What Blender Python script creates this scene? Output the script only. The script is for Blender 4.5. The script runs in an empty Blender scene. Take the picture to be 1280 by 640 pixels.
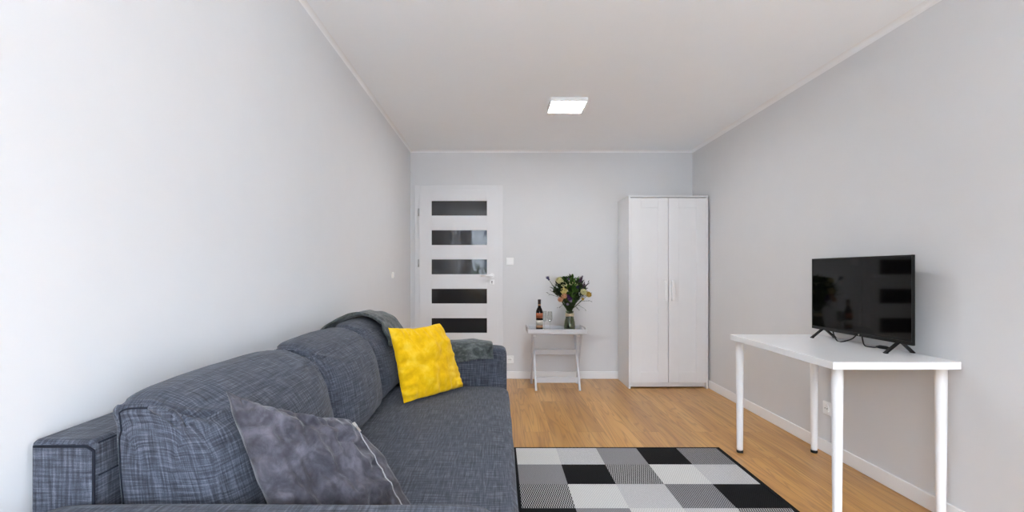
import bpy, bmesh, math, random
from mathutils import Vector, Matrix, noise as mnoise
random.seed(7)
S = bpy.context.scene
C = S.collection
PI = math.pi
V = Vector

# ------------------------------------------------------------------ materials
def new_mat(name):
    m = bpy.data.materials.new(name); m.use_nodes = True
    nt = m.node_tree; b = nt.nodes['Principled BSDF']
    return m, nt, b
def N(nt, t, **kw):
    n = nt.nodes.new(t)
    for k, v in kw.items(): setattr(n, k, v)
    return n
def L(nt, a, b): nt.links.new(a, b)
def coords(nt, scale=(1, 1, 1), rot=(0, 0, 0)):
    tc = N(nt, 'ShaderNodeTexCoord'); mp = N(nt, 'ShaderNodeMapping')
    mp.inputs['Scale'].default_value = scale; mp.inputs['Rotation'].default_value = rot
    L(nt, tc.outputs['Object'], mp.inputs['Vector'])
    return mp.outputs['Vector']
def noise(nt, vec, scale, detail=3, rough=.5, dist=0):
    n = N(nt, 'ShaderNodeTexNoise'); n.inputs['Scale'].default_value = scale
    n.inputs['Detail'].default_value = detail; n.inputs['Roughness'].default_value = rough
    n.inputs['Distortion'].default_value = dist
    L(nt, vec, n.inputs['Vector']); return n.outputs['Fac']
def math_(nt, op, a, b=None, c=None):
    n = N(nt, 'ShaderNodeMath', operation=op)
    for i, x in enumerate((a, b, c)):
        if x is None: continue
        if isinstance(x, (int, float)): n.inputs[i].default_value = x
        else: L(nt, x, n.inputs[i])
    return n.outputs[0]
def ramp(nt, fac, stops):
    r = N(nt, 'ShaderNodeValToRGB')
    e = r.color_ramp.elements
    while len(e) < len(stops): e.new(.5)
    for i, (p, c) in enumerate(stops):
        e[i].position = p; e[i].color = (c[0], c[1], c[2], 1)
    L(nt, fac, r.inputs['Fac']); return r.outputs['Color']
def bump(nt, b, h, strength=.2, dist=.002):
    n = N(nt, 'ShaderNodeBump'); n.inputs['Strength'].default_value = strength
    n.inputs['Distance'].default_value = dist
    L(nt, h, n.inputs['Height']); L(nt, n.outputs['Normal'], b.inputs['Normal'])
def mix(nt, fac, a, b, mode='MIX'):
    n = N(nt, 'ShaderNodeMix', data_type='RGBA', blend_type=mode)
    if isinstance(fac, (int, float)): n.inputs[0].default_value = fac
    else: L(nt, fac, n.inputs[0])
    for i, x in ((6, a), (7, b)):
        if isinstance(x, tuple): n.inputs[i].default_value = (x[0], x[1], x[2], 1)
        else: L(nt, x, n.inputs[i])
    return n.outputs[2]

def plain(name, col, rough=.5, spec=.5, metal=0, var=.03, nscale=6, bmp=0, bscale=150):
    m, nt, b = new_mat(name)
    f = noise(nt, coords(nt), nscale, 4)
    lo = tuple(max(0, c * (1 - var)) for c in col); hi = tuple(min(1, c * (1 + var)) for c in col)
    L(nt, ramp(nt, f, [(.3, lo), (.7, hi)]), b.inputs['Base Color'])
    b.inputs['Roughness'].default_value = rough; b.inputs['Metallic'].default_value = metal
    b.inputs['Specular IOR Level'].default_value = spec
    if bmp: bump(nt, b, noise(nt, coords(nt), bscale, 3), bmp)
    return m

def fabric(name, dark, mid, light, k=1.0, bmp=.35):
    """slubby two-tone weave: three families of threads, one along each axis"""
    m, nt, b = new_mat(name)
    tc = N(nt, 'ShaderNodeTexCoord')
    def thread(sc):
        mp = N(nt, 'ShaderNodeMapping'); mp.inputs['Scale'].default_value = sc
        L(nt, tc.outputs['UV'], mp.inputs['Vector']); return noise(nt, mp.outputs[0], 1, 3, .6)
    fx = thread((11, 210 * k, 1)); fy = thread((190 * k, 12, 1)); fz = thread((420 * k, 420 * k, 1))
    s = math_(nt, 'ADD', math_(nt, 'ADD', math_(nt, 'MULTIPLY', fx, .42), math_(nt, 'MULTIPLY', fy, .42)), math_(nt, 'MULTIPLY', fz, .16))
    L(nt, ramp(nt, s, [(.37, dark), (.5, mid), (.64, light)]), b.inputs['Base Color'])
    b.inputs['Roughness'].default_value = .9
    b.inputs['Specular IOR Level'].default_value = .2
    b.inputs['Sheen Weight'].default_value = .08
    bump(nt, b, s, bmp, .003)
    return m

def velvet(name, dark, mid, light, sheen=.5, scale=9):
    m, nt, b = new_mat(name)
    f = noise(nt, coords(nt), scale, 5, .62, 1.2)
    g = noise(nt, coords(nt), scale * 3.3, 4, .6, .6)
    s = math_(nt, 'ADD', math_(nt, 'MULTIPLY', f, .65), math_(nt, 'MULTIPLY', g, .35))
    L(nt, ramp(nt, s, [(.35, dark), (.5, mid), (.66, light)]), b.inputs['Base Color'])
    b.inputs['Roughness'].default_value = .85
    b.inputs['Specular IOR Level'].default_value = .15
    b.inputs['Sheen Weight'].default_value = sheen; b.inputs['Sheen Roughness'].default_value = .4
    bump(nt, b, math_(nt, 'ADD', math_(nt, 'MULTIPLY', noise(nt, coords(nt), 420, 2), .12), noise(nt, coords(nt), 26, 4, .6, .8)), .5, .006)
    return m

def floor_mat():
    m, nt, b = new_mat('oak_laminate')
    tc = N(nt, 'ShaderNodeTexCoord')
    mp = N(nt, 'ShaderNodeMapping'); mp.inputs['Rotation'].default_value = (0, 0, PI / 2)
    L(nt, tc.outputs['Object'], mp.inputs['Vector'])
    br = N(nt, 'ShaderNodeTexBrick')
    br.inputs['Scale'].default_value = 1; br.inputs['Brick Width'].default_value = 1.28
    br.inputs['Row Height'].default_value = .192; br.inputs['Mortar Size'].default_value = .0012
    br.inputs['Mortar Smooth'].default_value = .3; br.inputs['Bias'].default_value = 0
    br.offset = .37
    br.inputs['Color1'].default_value = (0, 0, 0, 1); br.inputs['Color2'].default_value = (1, 1, 1, 1)
    br.inputs['Mortar'].default_value = (.5, .5, .5, 1)
    L(nt, mp.outputs['Vector'], br.inputs['Vector'])
    bw = N(nt, 'ShaderNodeRGBToBW'); L(nt, br.outputs['Color'], bw.inputs['Color'])
    # grain, offset per plank
    off = N(nt, 'ShaderNodeCombineXYZ'); L(nt, math_(nt, 'MULTIPLY', bw.outputs[0], 37.0), off.inputs['X'])
    L(nt, math_(nt, 'MULTIPLY', bw.outputs[0], 11.0), off.inputs['Z'])
    add = N(nt, 'ShaderNodeVectorMath', operation='ADD')
    L(nt, tc.outputs['Object'], add.inputs[0]); L(nt, off.outputs[0], add.inputs[1])
    mg = N(nt, 'ShaderNodeMapping'); mg.inputs['Scale'].default_value = (10, .62, 1)
    L(nt, add.outputs[0], mg.inputs['Vector'])
    n1 = noise(nt, mg.outputs[0], 1.0, 2, .5, .5)
    rings = math_(nt, 'SINE', math_(nt, 'MULTIPLY', n1, 62.0))
    rings = math_(nt, 'POWER', math_(nt, 'ADD', math_(nt, 'MULTIPLY', rings, .5), .5), 5.0)
    mf = N(nt, 'ShaderNodeMapping'); mf.inputs['Scale'].default_value = (120, 3.5, 1)
    L(nt, add.outputs[0], mf.inputs['Vector'])
    fine = noise(nt, mf.outputs[0], 1, 3, .6)
    big = noise(nt, mg.outputs[0], .7, 4, .6, .8)
    base = ramp(nt, big, [(.28, (.43, .205, .052)), (.5, (.60, .31, .085)), (.72, (.71, .41, .135))])
    base = mix(nt, math_(nt, 'MULTIPLY', rings, .42), base, (.20, .085, .022))
    base = mix(nt, math_(nt, 'MULTIPLY', fine, .30), base, (.30, .145, .045))
    tint = ramp(nt, bw.outputs[0], [(0, (.80, .78, .75)), (1, (1.0, 1.0, 1.0))])
    base = mix(nt, 1.0, base, tint, 'MULTIPLY')
    base = mix(nt, math_(nt, 'MULTIPLY', br.outputs['Fac'], .7), base, (.16, .08, .03))
    L(nt, base, b.inputs['Base Color'])
    b.inputs['Roughness'].default_value = .3
    b.inputs['Specular IOR Level'].default_value = .42
    bump(nt, b, fine, .04, .001)
    return m

def weave(name, ca, cb, px=.0052, py=.0085, amt=1.0, var=.25):
    """flat-woven rug yarns"""
    m, nt, b = new_mat(name)
    ck = N(nt, 'ShaderNodeTexChecker'); ck.inputs['Scale'].default_value = 1
    ck.inputs['Color1'].default_value = (*ca, 1); ck.inputs['Color2'].default_value = (*cb, 1)
    L(nt, coords(nt, (1 / px, 1 / py, .001)), ck.inputs['Vector'])
    f = noise(nt, coords(nt, (1, 1, 1)), 260, 2)
    g = ramp(nt, f, [(.3, (1 - var,) * 3), (.7, (1,) * 3)])
    col = mix(nt, 1.0, ck.outputs['Color'], g, 'MULTIPLY')
    L(nt, col, b.inputs['Base Color'])
    b.inputs['Roughness'].default_value = .95; b.inputs['Specular IOR Level'].default_value = .1
    bump(nt, b, ck.outputs['Fac'], .3, .0015)
    return m

def thin_glass(name, tint=(1, 1, 1), refl=.08, rough=.01):
    m = bpy.data.materials.new(name); m.use_nodes = True
    nt = m.node_tree; nt.nodes.remove(nt.nodes['Principled BSDF'])
    out = nt.nodes['Material Output']
    t = N(nt, 'ShaderNodeBsdfTransparent'); t.inputs[0].default_value = (*tint, 1)
    g = N(nt, 'ShaderNodeBsdfGlossy'); g.inputs['Roughness'].default_value = rough
    lw = N(nt, 'ShaderNodeLayerWeight'); lw.inputs['Blend'].default_value = .35
    fac = math_(nt, 'ADD', math_(nt, 'MULTIPLY', lw.outputs['Facing'], .55), refl)
    fac = math_(nt, 'MULTIPLY', fac, noise(nt, coords(nt), 3, 1))
    mx = N(nt, 'ShaderNodeMixShader'); L(nt, fac, mx.inputs[0])
    L(nt, t.outputs[0], mx.inputs[1]); L(nt, g.outputs[0], mx.inputs[2])
    L(nt, mx.outputs[0], out.inputs['Surface'])
    return m

M = {}
M['wall'] = plain('grey_wall_paint', (.695, .696, .70), .75, .2, var=.008, bmp=.05, bscale=400)
M['ceil'] = plain('ceiling_paint', (.93, .955, .98), .85, .15, var=.006)
M['trim'] = plain('white_trim_paint', (.87, .87, .87), .4, .4, var=.01)
M['door'] = plain('white_door_laminate', (.755, .755, .76), .42, .4, var=.01)
M['ward'] = plain('white_foil_cabinet', (.775, .775, .78), .38, .4, var=.01)
M['desk'] = plain('white_lacquer_desk', (.88, .88, .88), .22, .5, var=.01)
M['steel_w'] = plain('white_powder_coat', (.86, .86, .86), .3, .5, var=.01)
M['tray'] = plain('pale_grey_lacquer', (.56, .56, .58), .35, .45, var=.02)
M['plastic_w'] = plain('white_plastic', (.90, .90, .89), .3, .5, var=.01)
M['dark'] = plain('dark_recess', (.03, .03, .03), .8, .2)
M['pane'] = plain('smoked_glass', (.026, .026, .027), .012, .5, var=.05)
M['chrome'] = plain('satin_steel', (.50, .50, .49), .35, .5, metal=1)
M['white_metal'] = plain('white_enamel_metal', (.94, .94, .94), .25, .6, var=.01)
M['zipm'] = plain('grey_zip_metal', (.34, .34, .35), .4, .5, metal=.6)
M['tv'] = plain('black_tv_plastic', (.006, .006, .006), .4, .25)
M['screen'] = plain('tv_screen_glass', (.002, .002, .002), .05, .26)
M['cable'] = plain('black_rubber', (.008, .008, .008), .5, .3)
M['floor'] = floor_mat()
M['sofa'] = fabric('slate_blue_weave', (.016, .018, .025), (.050, .056, .074), (.135, .147, .18), 1.0)
M['piping'] = plain('dark_seam_thread', (.016, .018, .026), .9, .1)
M['greyvel'] = velvet('grey_velvet', (.028, .026, .033), (.056, .053, .064), (.112, .105, .124), .25, 12)
M['yelvel'] = velvet('yellow_velvet', (.66, .36, .002), (.80, .48, .004), (.88, .60, .05), .12, 8)
M['throw'] = velvet('dark_green_grey_plush', (.026, .031, .031), (.068, .078, .076), (.16, .177, .17), .25, 16)
M['rug_black'] = weave('rug_black_yarn', (.010, .010, .011), (.018, .018, .019), var=.5)
M['rug_cream'] = weave('rug_cream_yarn', (.72, .71, .68), (.56, .55, .525), px=.0060, py=.011)
M['rug_light'] = weave('rug_light_yarn', (.70, .69, .68), (.36, .355, .355), px=.0045, py=.0062)
M['rug_mid'] = weave('rug_grey_yarn', (.31, .30, .305), (.25, .245, .25), var=.35)
M['rug_dark'] = weave('rug_dark_weave', (.46, .45, .44), (.010, .010, .011), px=.0055, py=.019)
M['rug_salt'] = weave('rug_grey_black_weave', (.34, .335, .34), (.075, .073, .076), px=.0056, py=.0075)
M['glass'] = thin_glass('clear_glass', (.93, .94, .93), .10)
M['vaseglass'] = thin_glass('vase_glass', (.66, .72, .56), .10)
M['winglass'] = thin_glass('window_glass', (.97, .98, .98), .03)
M['bottle'] = plain('dark_wine_glass', (.006, .003, .003), .1, .3)
M['lab_o'] = plain('rust_paper_label', (.33, .10, .045), .6, .3, var=.25, nscale=60)
M['lab_w'] = plain('cream_paper_label', (.62, .58, .50), .6, .3, var=.08, nscale=60)
M['lab_t'] = plain('tan_paper_label', (.36, .20, .11), .6, .3, var=.2, nscale=80)
M['capsule'] = plain('dark_foil_capsule', (.028, .014, .010), .35, .5)
M['raffia'] = plain('raffia_band', (.62, .52, .36), .8, .2, var=.15, nscale=80)
M['stem'] = plain('flower_stem_green', (.035, .065, .014), .6, .3, var=.3, nscale=40)
M['leaf'] = plain('bright_leaf_green', (.055, .135, .022), .5, .35, var=.45, nscale=25)
M['leaf_d'] = plain('dark_leaf_green', (.018, .04, .014), .5, .35, var=.4, nscale=25)
M['cream_fl'] = plain('cream_petal', (.78, .76, .46), .7, .2, var=.08, nscale=60)
M['yellow_fl'] = plain('pale_yellow_petal', (.86, .76, .34), .7, .2, var=.06, nscale=60)
M['gold_fl'] = plain('golden_petal', (.62, .44, .11), .7, .2, var=.15, nscale=60)
M['peach_fl'] = plain('peach_petal', (.76, .47, .29), .7, .2, var=.08, nscale=60)
M['violet_fl'] = plain('violet_petal', (.13, .07, .22), .7, .2, var=.3, nscale=80)
M['lilac_fl'] = plain('lilac_petal', (.42, .36, .52), .7, .2, var=.15, nscale=80)
M['plum_fl'] = plain('dark_plum_petal', (.055, .028, .06), .7, .2, var=.3, nscale=80)
M['blue_fl'] = plain('thistle_blue', (.07, .065, .14), .7, .2, var=.3, nscale=80)
M['facade'] = plain('pale_render_facade', (.38, .38, .38), .9, .1)
M['facade_w'] = plain('facade_window_glass', (.05, .06, .08), .1, .5)
M['ground'] = plain('outdoor_ground', (.90, .90, .89), .95, .1, var=.3, nscale=.3)  # near-white so the unseen ground bounces extra daylight up to the ceiling
M['bark'] = plain('tree_bark', (.08, .06, .045), .9, .1)
M['emit'], _nt, _b = new_mat('lamp_diffuser')
_b.inputs['Base Color'].default_value = (.9, .9, .9, 1)
_b.inputs['Emission Color'].default_value = (.94, .975, 1.02, 1)
_b.inputs['Emission Strength'].default_value = 60.0

# ------------------------------------------------------------------ mesh helpers
def add_box(bm, x0, x1, y0, y1, z0, z1, mi=0):
    vs = [bm.verts.new((x, y, z)) for x in (x0, x1) for y in (y0, y1) for z in (z0, z1)]
    q = [(0, 1, 3, 2), (4, 6, 7, 5), (0, 4, 5, 1), (2, 3, 7, 6), (0, 2, 6, 4), (1, 5, 7, 3)]
    for f in q:
        fc = bm.faces.new([vs[i] for i in f]); fc.material_index = mi
def frame_axes(d):
    d = d.normalized(); up = V((0, 0, 1)) if abs(d.z) < .9 else V((1, 0, 0))
    a = d.cross(up).normalized(); return a, d.cross(a).normalized()
def add_tube(bm, pts, r, n=8, cap=True, mi=0):
    pts = [V(p) for p in pts]; rings = []
    rr = r if isinstance(r, (list, tuple)) else [r] * len(pts)
    d = (pts[1] - pts[0]); a, b = frame_axes(d)
    for i, p in enumerate(pts):
        if i == 0: t = pts[1] - pts[0]
        elif i == len(pts) - 1: t = pts[-1] - pts[-2]
        else: t = (pts[i + 1] - pts[i]).normalized() + (pts[i] - pts[i - 1]).normalized()
        t = t.normalized()
        a = (a - t * a.dot(t)).normalized(); b = t.cross(a).normalized()
        rings.append([bm.verts.new(p + (a * math.cos(2 * PI * k / n) + b * math.sin(2 * PI * k / n)) * rr[i]) for k in range(n)])
    for i in range(len(rings) - 1):
        for k in range(n):
            f = bm.faces.new((rings[i][k], rings[i][(k + 1) % n], rings[i + 1][(k + 1) % n], rings[i + 1][k])); f.material_index = mi; f.smooth = True
    if cap:
        for rg in (rings[0][::-1], rings[-1]):
            try: bm.faces.new(rg).material_index = mi
            except ValueError: pass
def add_lathe(bm, prof, cx, cy, z0=0, n=24, mi=0, closed=False):
    """prof = [(radius, z)]"""
    rings = []
    for r, z in prof:
        if r < 1e-5: rings.append([bm.verts.new((cx, cy, z0 + z))])
        else: rings.append([bm.verts.new((cx + r * math.cos(2 * PI * k / n), cy + r * math.sin(2 * PI * k / n), z0 + z)) for k in range(n)])
    for i in range(len(rings) - 1):
        A, B = rings[i], rings[i + 1]
        for k in range(n):
            k2 = (k + 1) % n
            if len(A) == 1 and len(B) == 1: continue
            if len(A) == 1: f = bm.faces.new((A[0], B[k2], B[k]))
            elif len(B) == 1: f = bm.faces.new((A[k], A[k2], B[0]))
            else: f = bm.faces.new((A[k], A[k2], B[k2], B[k]))
            f.material_index = mi; f.smooth = True
def add_bar(bm, p0, p1, w, t, up=V((0, 1, 0))):
    """rectangular bar from p0 to p1, w across, t thick"""
    p0, p1 = V(p0), V(p1); d = (p1 - p0).normalized()
    a = d.cross(V(up)).normalized(); b = a.cross(d).normalized()
    vs = []
    for p in (p0, p1):
        for sa, sb in ((-1, -1), (1, -1), (1, 1), (-1, 1)):
            vs.append(bm.verts.new(p + a * (sa * w / 2) + b * (sb * t / 2)))
    for f in ((0, 3, 2, 1), (4, 5, 6, 7), (0, 1, 5, 4), (1, 2, 6, 5), (2, 3, 7, 6), (3, 0, 4, 7)):
        bm.faces.new([vs[i] for i in f])

ORG = {}
def obj(name, bm, mat, parent=None, bevel=0, seg=2, smooth=False, sub=0):
    """link a world-space bmesh as ONE mesh object; children are stored relative to their parent"""
    if parent is not None: o0 = ORG[parent]
    else:
        xs = [v.co for v in bm.verts]
        lo = V([min(c[i] for c in xs) for i in range(3)]); hi = V([max(c[i] for c in xs) for i in range(3)])
        o0 = V(((lo.x + hi.x) / 2, (lo.y + hi.y) / 2, lo.z))
    for v in bm.verts: v.co -= o0
    bmesh.ops.recalc_face_normals(bm, faces=bm.faces)
    if mat is M.get('sofa') and not bm.loops.layers.uv:
        uv = bm.loops.layers.uv.new('UVMap')
        for f in bm.faces:
            ax = max(range(3), key=lambda i: abs(f.normal[i])); p_, q_ = [i for i in range(3) if i != ax]
            for l in f.loops: l[uv].uv = (l.vert.co[p_] + ax * 3.7, l.vert.co[q_])
    if smooth:
        for f in bm.faces: f.smooth = True
    me = bpy.data.meshes.new(name); bm.to_mesh(me); bm.free()
    for m in (mat if isinstance(mat, list) else [mat]): me.materials.append(m)
    o = bpy.data.objects.new(name, me); C.objects.link(o)
    if parent is not None: o.parent = parent
    else: o.location = o0
    ORG[o] = o0
    if bevel:
        md = o.modifiers.new('bevel', 'BEVEL'); md.width = bevel; md.segments = seg; md.limit_method = 'ANGLE'; md.angle_limit = .6
        md.harden_normals = False
        for p in me.polygons: p.use_smooth = True
        wn = o.modifiers.new('wn', 'WEIGHTED_NORMAL'); wn.keep_sharp = True
    if sub:
        md = o.modifiers.new('sub', 'SUBSURF'); md.levels = sub; md.render_levels = sub
    return o
def B(*boxes):
    bm = bmesh.new()
    for b in boxes: add_box(bm, *b)
    return bm
def T(pts, r, n=8):
    bm = bmesh.new(); add_tube(bm, pts, r, n); return bm
def tag(o, label, cat, group=None):
    o['label'] = label; o['category'] = cat
    if group: o['group'] = group
    return o
def thing(name, loc, label, cat, group=None):
    o = bpy.data.objects.new(name, None); C.objects.link(o); o.location = loc; o.empty_display_size = .1
    ORG[o] = V(loc); return tag(o, label, cat, group)
def struct(name, bm, mat, label, bevel=0):
    o = obj(name, bm, mat, None, bevel); o['kind'] = 'structure'; o['label'] = label; o['category'] = name.split('_')[0]
    return o

# ------------------------------------------------------------------ room shell
XL, XR, YB, YR, H = -.936, 2.062, 5.106, -1.75, 2.429
WX0, WX1, WZ0, WZ1 = -.72, .62, .80, 2.26            # window opening behind the camera
struct('floor', B((XL - .2, XR + .2, YR - .25, YB + .2, -.12, 0)), M['floor'], 'honey oak laminate floor')
struct('ceiling', B((XL - .2, XR + .2, YR - .25, YB + .2, H, H + .12)), M['ceil'], 'plain pale grey ceiling')
struct('wall_left', B((XL - .2, XL, YR - .25, YB + .2, 0, H)), M['wall'], 'pale grey wall behind the sofa')
struct('wall_right', B((XR, XR + .2, YR - .25, YB + .2, 0, H)), M['wall'], 'pale grey wall beside the desk')
struct('wall_back', B((XL, XR, YB, YB + .2, 0, H)), M['wall'], 'pale grey end wall with the door')
DX0, DX1 = .72, 1.72                                    # added balcony door, unseen, lets more daylight onto the floor
struct('wall_front', B((XL, WX0, YR - .25, YR, 0, H), (DX1, XR, YR - .25, YR, 0, H), (WX1, DX0, YR - .25, YR, 0, H),
                       (WX0, WX1, YR - .25, YR, 0, WZ0), (WX0, WX1, YR - .25, YR, WZ1, H), (DX0, DX1, YR - .25, YR, WZ1, H), (DX0, DX1, YR - .25, YR, 0, .03)), M['wall'], 'window wall behind the viewer')
bh, bt = .078, .012
def base(x0, x1, y0, y1):
    return B((x0, x1, y0, y1, 0, bh))
struct('baseboard_back', B((.05, XR, YB - bt, YB, 0, bh)), M['trim'], 'white baseboard along the end wall', .004)
struct('baseboard_right', B((XR - bt, XR, YR, YB - bt, 0, bh)), M['trim'], 'white baseboard under the desk', .004)
struct('baseboard_left', B((XL, XL + bt, YR, YB - .06, 0, bh)), M['trim'], 'white baseboard behind the sofa', .004)
# slim plaster cove where walls meet the ceiling (triangular section)
def cove(p0, p1, n, r=.026):
    bm = bmesh.new(); p0, p1, n = V(p0), V(p1), V(n); k = 5; A, Bv = [], []
    for p, arr in ((p0, A), (p1, Bv)):
        arr.append(bm.verts.new(p))
        for i in range(k + 1):
            a = PI / 2 * i / k
            arr.append(bm.verts.new(p + n * (r * (1 - math.sin(a))) + V((0, 0, -r * (1 - math.cos(a))))))
    m = len(A)
    for i in range(m): bm.faces.new((A[i], A[(i + 1) % m], Bv[(i + 1) % m], Bv[i]))
    bm.faces.new(A[::-1]); bm.faces.new(Bv)
    return bm
struct('trim_1', cove((XL, YB, H), (XR, YB, H), (0, -1, 0)), M['trim'], 'white cornice over the end wall')
struct('trim_2', cove((XL, YR, H), (XL, YB, H), (1, 0, 0), .022), M['trim'], 'white cornice over the left wall')
struct('trim_3', cove((XR, YR, H), (XR, YB, H), (-1, 0, 0), .030), M['trim'], 'white cornice over the right wall')

# window behind the viewer (seen in the door panes), plus the added balcony door
fw = .06
def frame(x0, x1, z0, z1): return ((x0, x1, YR - .16, YR - .09, z0, z0 + fw), (x0, x1, YR - .16, YR - .09, z1 - fw, z1), (x0, x0 + fw, YR - .16, YR - .09, z0 + fw, z1 - fw), (x1 - fw, x1, YR - .16, YR - .09, z0 + fw, z1 - fw))
win = struct('window_1', B(*frame(WX0, WX1, WZ0, WZ1)), M['trim'], 'white window behind the viewer')
obj('glass_pane', B((WX0 + fw, WX1 - fw, YR - .13, YR - .122, WZ0 + fw, WZ1 - fw)), M['winglass'], win)
bd = struct('door_added', B(*frame(DX0, DX1, .03, WZ1)), M['trim'], 'added white glazed balcony door behind the viewer, for extra daylight')
obj('glass_pane', B((DX0 + fw, DX1 - fw, YR - .13, YR - .122, .03 + fw, WZ1 - fw)), M['winglass'], bd)
obj('window_sill', B((WX0 - .03, WX1 + .03, YR - .09, YR + .10, WZ0 - .03, WZ0)), M['trim'], win, .005)

# ------------------------------------------------------------------ door in the end wall
dx0, dx1, dzt = -.887, .047, 2.054
D = struct('door_1', B((dx0, dx0 + .06, YB - .02, YB, 0, dzt), (dx1 - .06, dx1, YB - .02, YB, 0, dzt), (dx0 + .06, dx1 - .06, YB - .02, YB, dzt - .06, dzt)),
           M['door'], 'white panel door with five dark glass strips', .003)
gx0, gx1 = -.706, -.121
rows = [(1.731, 1.886), (1.420, 1.576), (1.111, 1.268), (.802, .957), (.492, .647)]
lx0, lx1, lz1 = -.836, -.006, 2.005
yl0, yl1 = YB - .036, YB - .021
bm = bmesh.new()
add_box(bm, lx0, gx0, yl0, yl1, .006, lz1); add_box(bm, gx1, lx1, yl0, yl1, .006, lz1)
zs = [.006] + [z for r in rows[::-1] for z in r] + [lz1]
for i in range(0, len(zs), 2): add_box(bm, gx0, gx1, yl0, yl1, zs[i], zs[i + 1])
obj('door_leaf', bm, M['door'], D, .0018)
for z0, z1 in rows: obj('glass_pane', B((gx0, gx1, yl1 - .006, yl1 - .001, z0, z1)), M['pane'], D)
bm = bmesh.new()
add_tube(bm, [(-.068, yl0, 1.097), (-.068, yl0 - .008, 1.097)], .026, 20)
add_tube(bm, [(-.068, yl0 - .006, 1.097), (-.068, yl0 - .05, 1.097), (-.078, yl0 - .056, 1.097), (-.13, yl0 - .056, 1.096), (-.188, yl0 - .052, 1.093)], [.012, .012, .012, .011, .008], 12)
obj('door_handle', bm, M['white_metal'], D)
bm = B((-.094, -.042, yl0 - .007, yl0, 1.003, 1.055))
kp = obj('lock_plate', bm, M['white_metal'], D, .003)
bm = bmesh.new(); add_tube(bm, [(-.068, yl0 - .0072, 1.034), (-.068, yl0 - .0085, 1.034)], .0065, 12); add_box(bm, -.0715, -.0645, yl0 - .0085, yl0 - .0072, 1.013, 1.032)
obj('keyhole', bm, M['dark'], kp)
for z in (1.765, 1.228, .40):
    bm = bmesh.new(); add_tube(bm, [(lx0 - .006, yl0 - .004, z - .04), (lx0 - .006, yl0 - .004, z + .04)], .0085, 10)
    obj('hinge', bm, M['chrome'], D)

# ------------------------------------------------------------------ switches and sockets
def rocker(nm, loc, nrm, label, cat, w=.08, h=.08):
    t = thing(nm, loc, label, cat); x, y, z = loc
    if nrm == 'y':
        obj('plate', B((x - w / 2, x + w / 2, y - .010, y, z - h / 2, z + h / 2)), M['plastic_w'], t, .004)
        obj('rocker', B((x - w * .33, x + w * .33, y - .014, y - .010, z - h * .33, z + h * .33)), M['plastic_w'], t, .002)
    else:
        obj('plate', B((x, x + .012, y - w / 2, y + w / 2, z - h / 2, z + h / 2)), M['plastic_w'], t, .004)
        obj('rocker', B((x + .012, x + .017, y - w * .33, y + w * .33, z - h * .33, z + h * .33)), M['plastic_w'], t, .002)
rocker('light_switch', (.122, YB, 1.247), 'y', 'white square light switch on end wall right of the door', 'light switch')
rocker('light_switch', (XL, 4.22, 1.108), 'x', 'small white light switch on left wall near the door', 'light switch', .055, .055)
def socket(loc, nrm, label):
    t = thing('power_socket', loc, label, 'socket'); x, y, z = loc
    def disc(r0, d0, r1, d1, n=28):
        bm = bmesh.new(); dv = V((0, -1, 0)) if nrm == 'y' else V((-1, 0, 0)); c = V(loc)
        add_tube(bm, [c + dv * d0, c + dv * d1], [r0, r1], n); return bm
    w = .041
    if nrm == 'y': obj('plate', B((x - w, x + w, y - .009, y, z - w, z + w)), M['plastic_w'], t, .004)
    else: obj('plate', B((x - .009, x, y - w, y + w, z - w, z + w)), M['plastic_w'], t, .012, 3)
    obj('socket_face', disc(.027, .009, .024, .014), M['plastic_w'], t)
    bm = bmesh.new()
    for s in (-1, 1):
        if nrm == 'y': add_tube(bm, [(x + s * .0095, y - .0138, z), (x + s * .0095, y - .0146, z)], .0034, 10)
        else: add_tube(bm, [(x - .0138, y + s * .0095, z), (x - .0146, y + s * .0095, z)], .0034, 10)
    obj('contact_hole', bm, M['dark'], t)
socket((.122, YB, .205), 'y', 'white power socket low on end wall beyond the sofa arm')
socket((XR, 3.0, .283), 'x', 'white power socket low on right wall under the desk')

# ------------------------------------------------------------------ ceiling light
cl = thing('ceiling_light', (.525, 3.69, H), 'square white flush ceiling light glowing over the room', 'ceiling light')
obj('housing', B((.385, .665, 3.55, 3.562, H - .030, H), (.385, .665, 3.818, 3.83, H - .030, H), (.385, .397, 3.562, 3.818, H - .030, H), (.653, .665, 3.562, 3.818, H - .030, H)), M['plastic_w'], cl, .002)
obj('diffuser', B((.397, .653, 3.562, 3.818, H - .029, H - .004)), M['emit'], cl)

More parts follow.
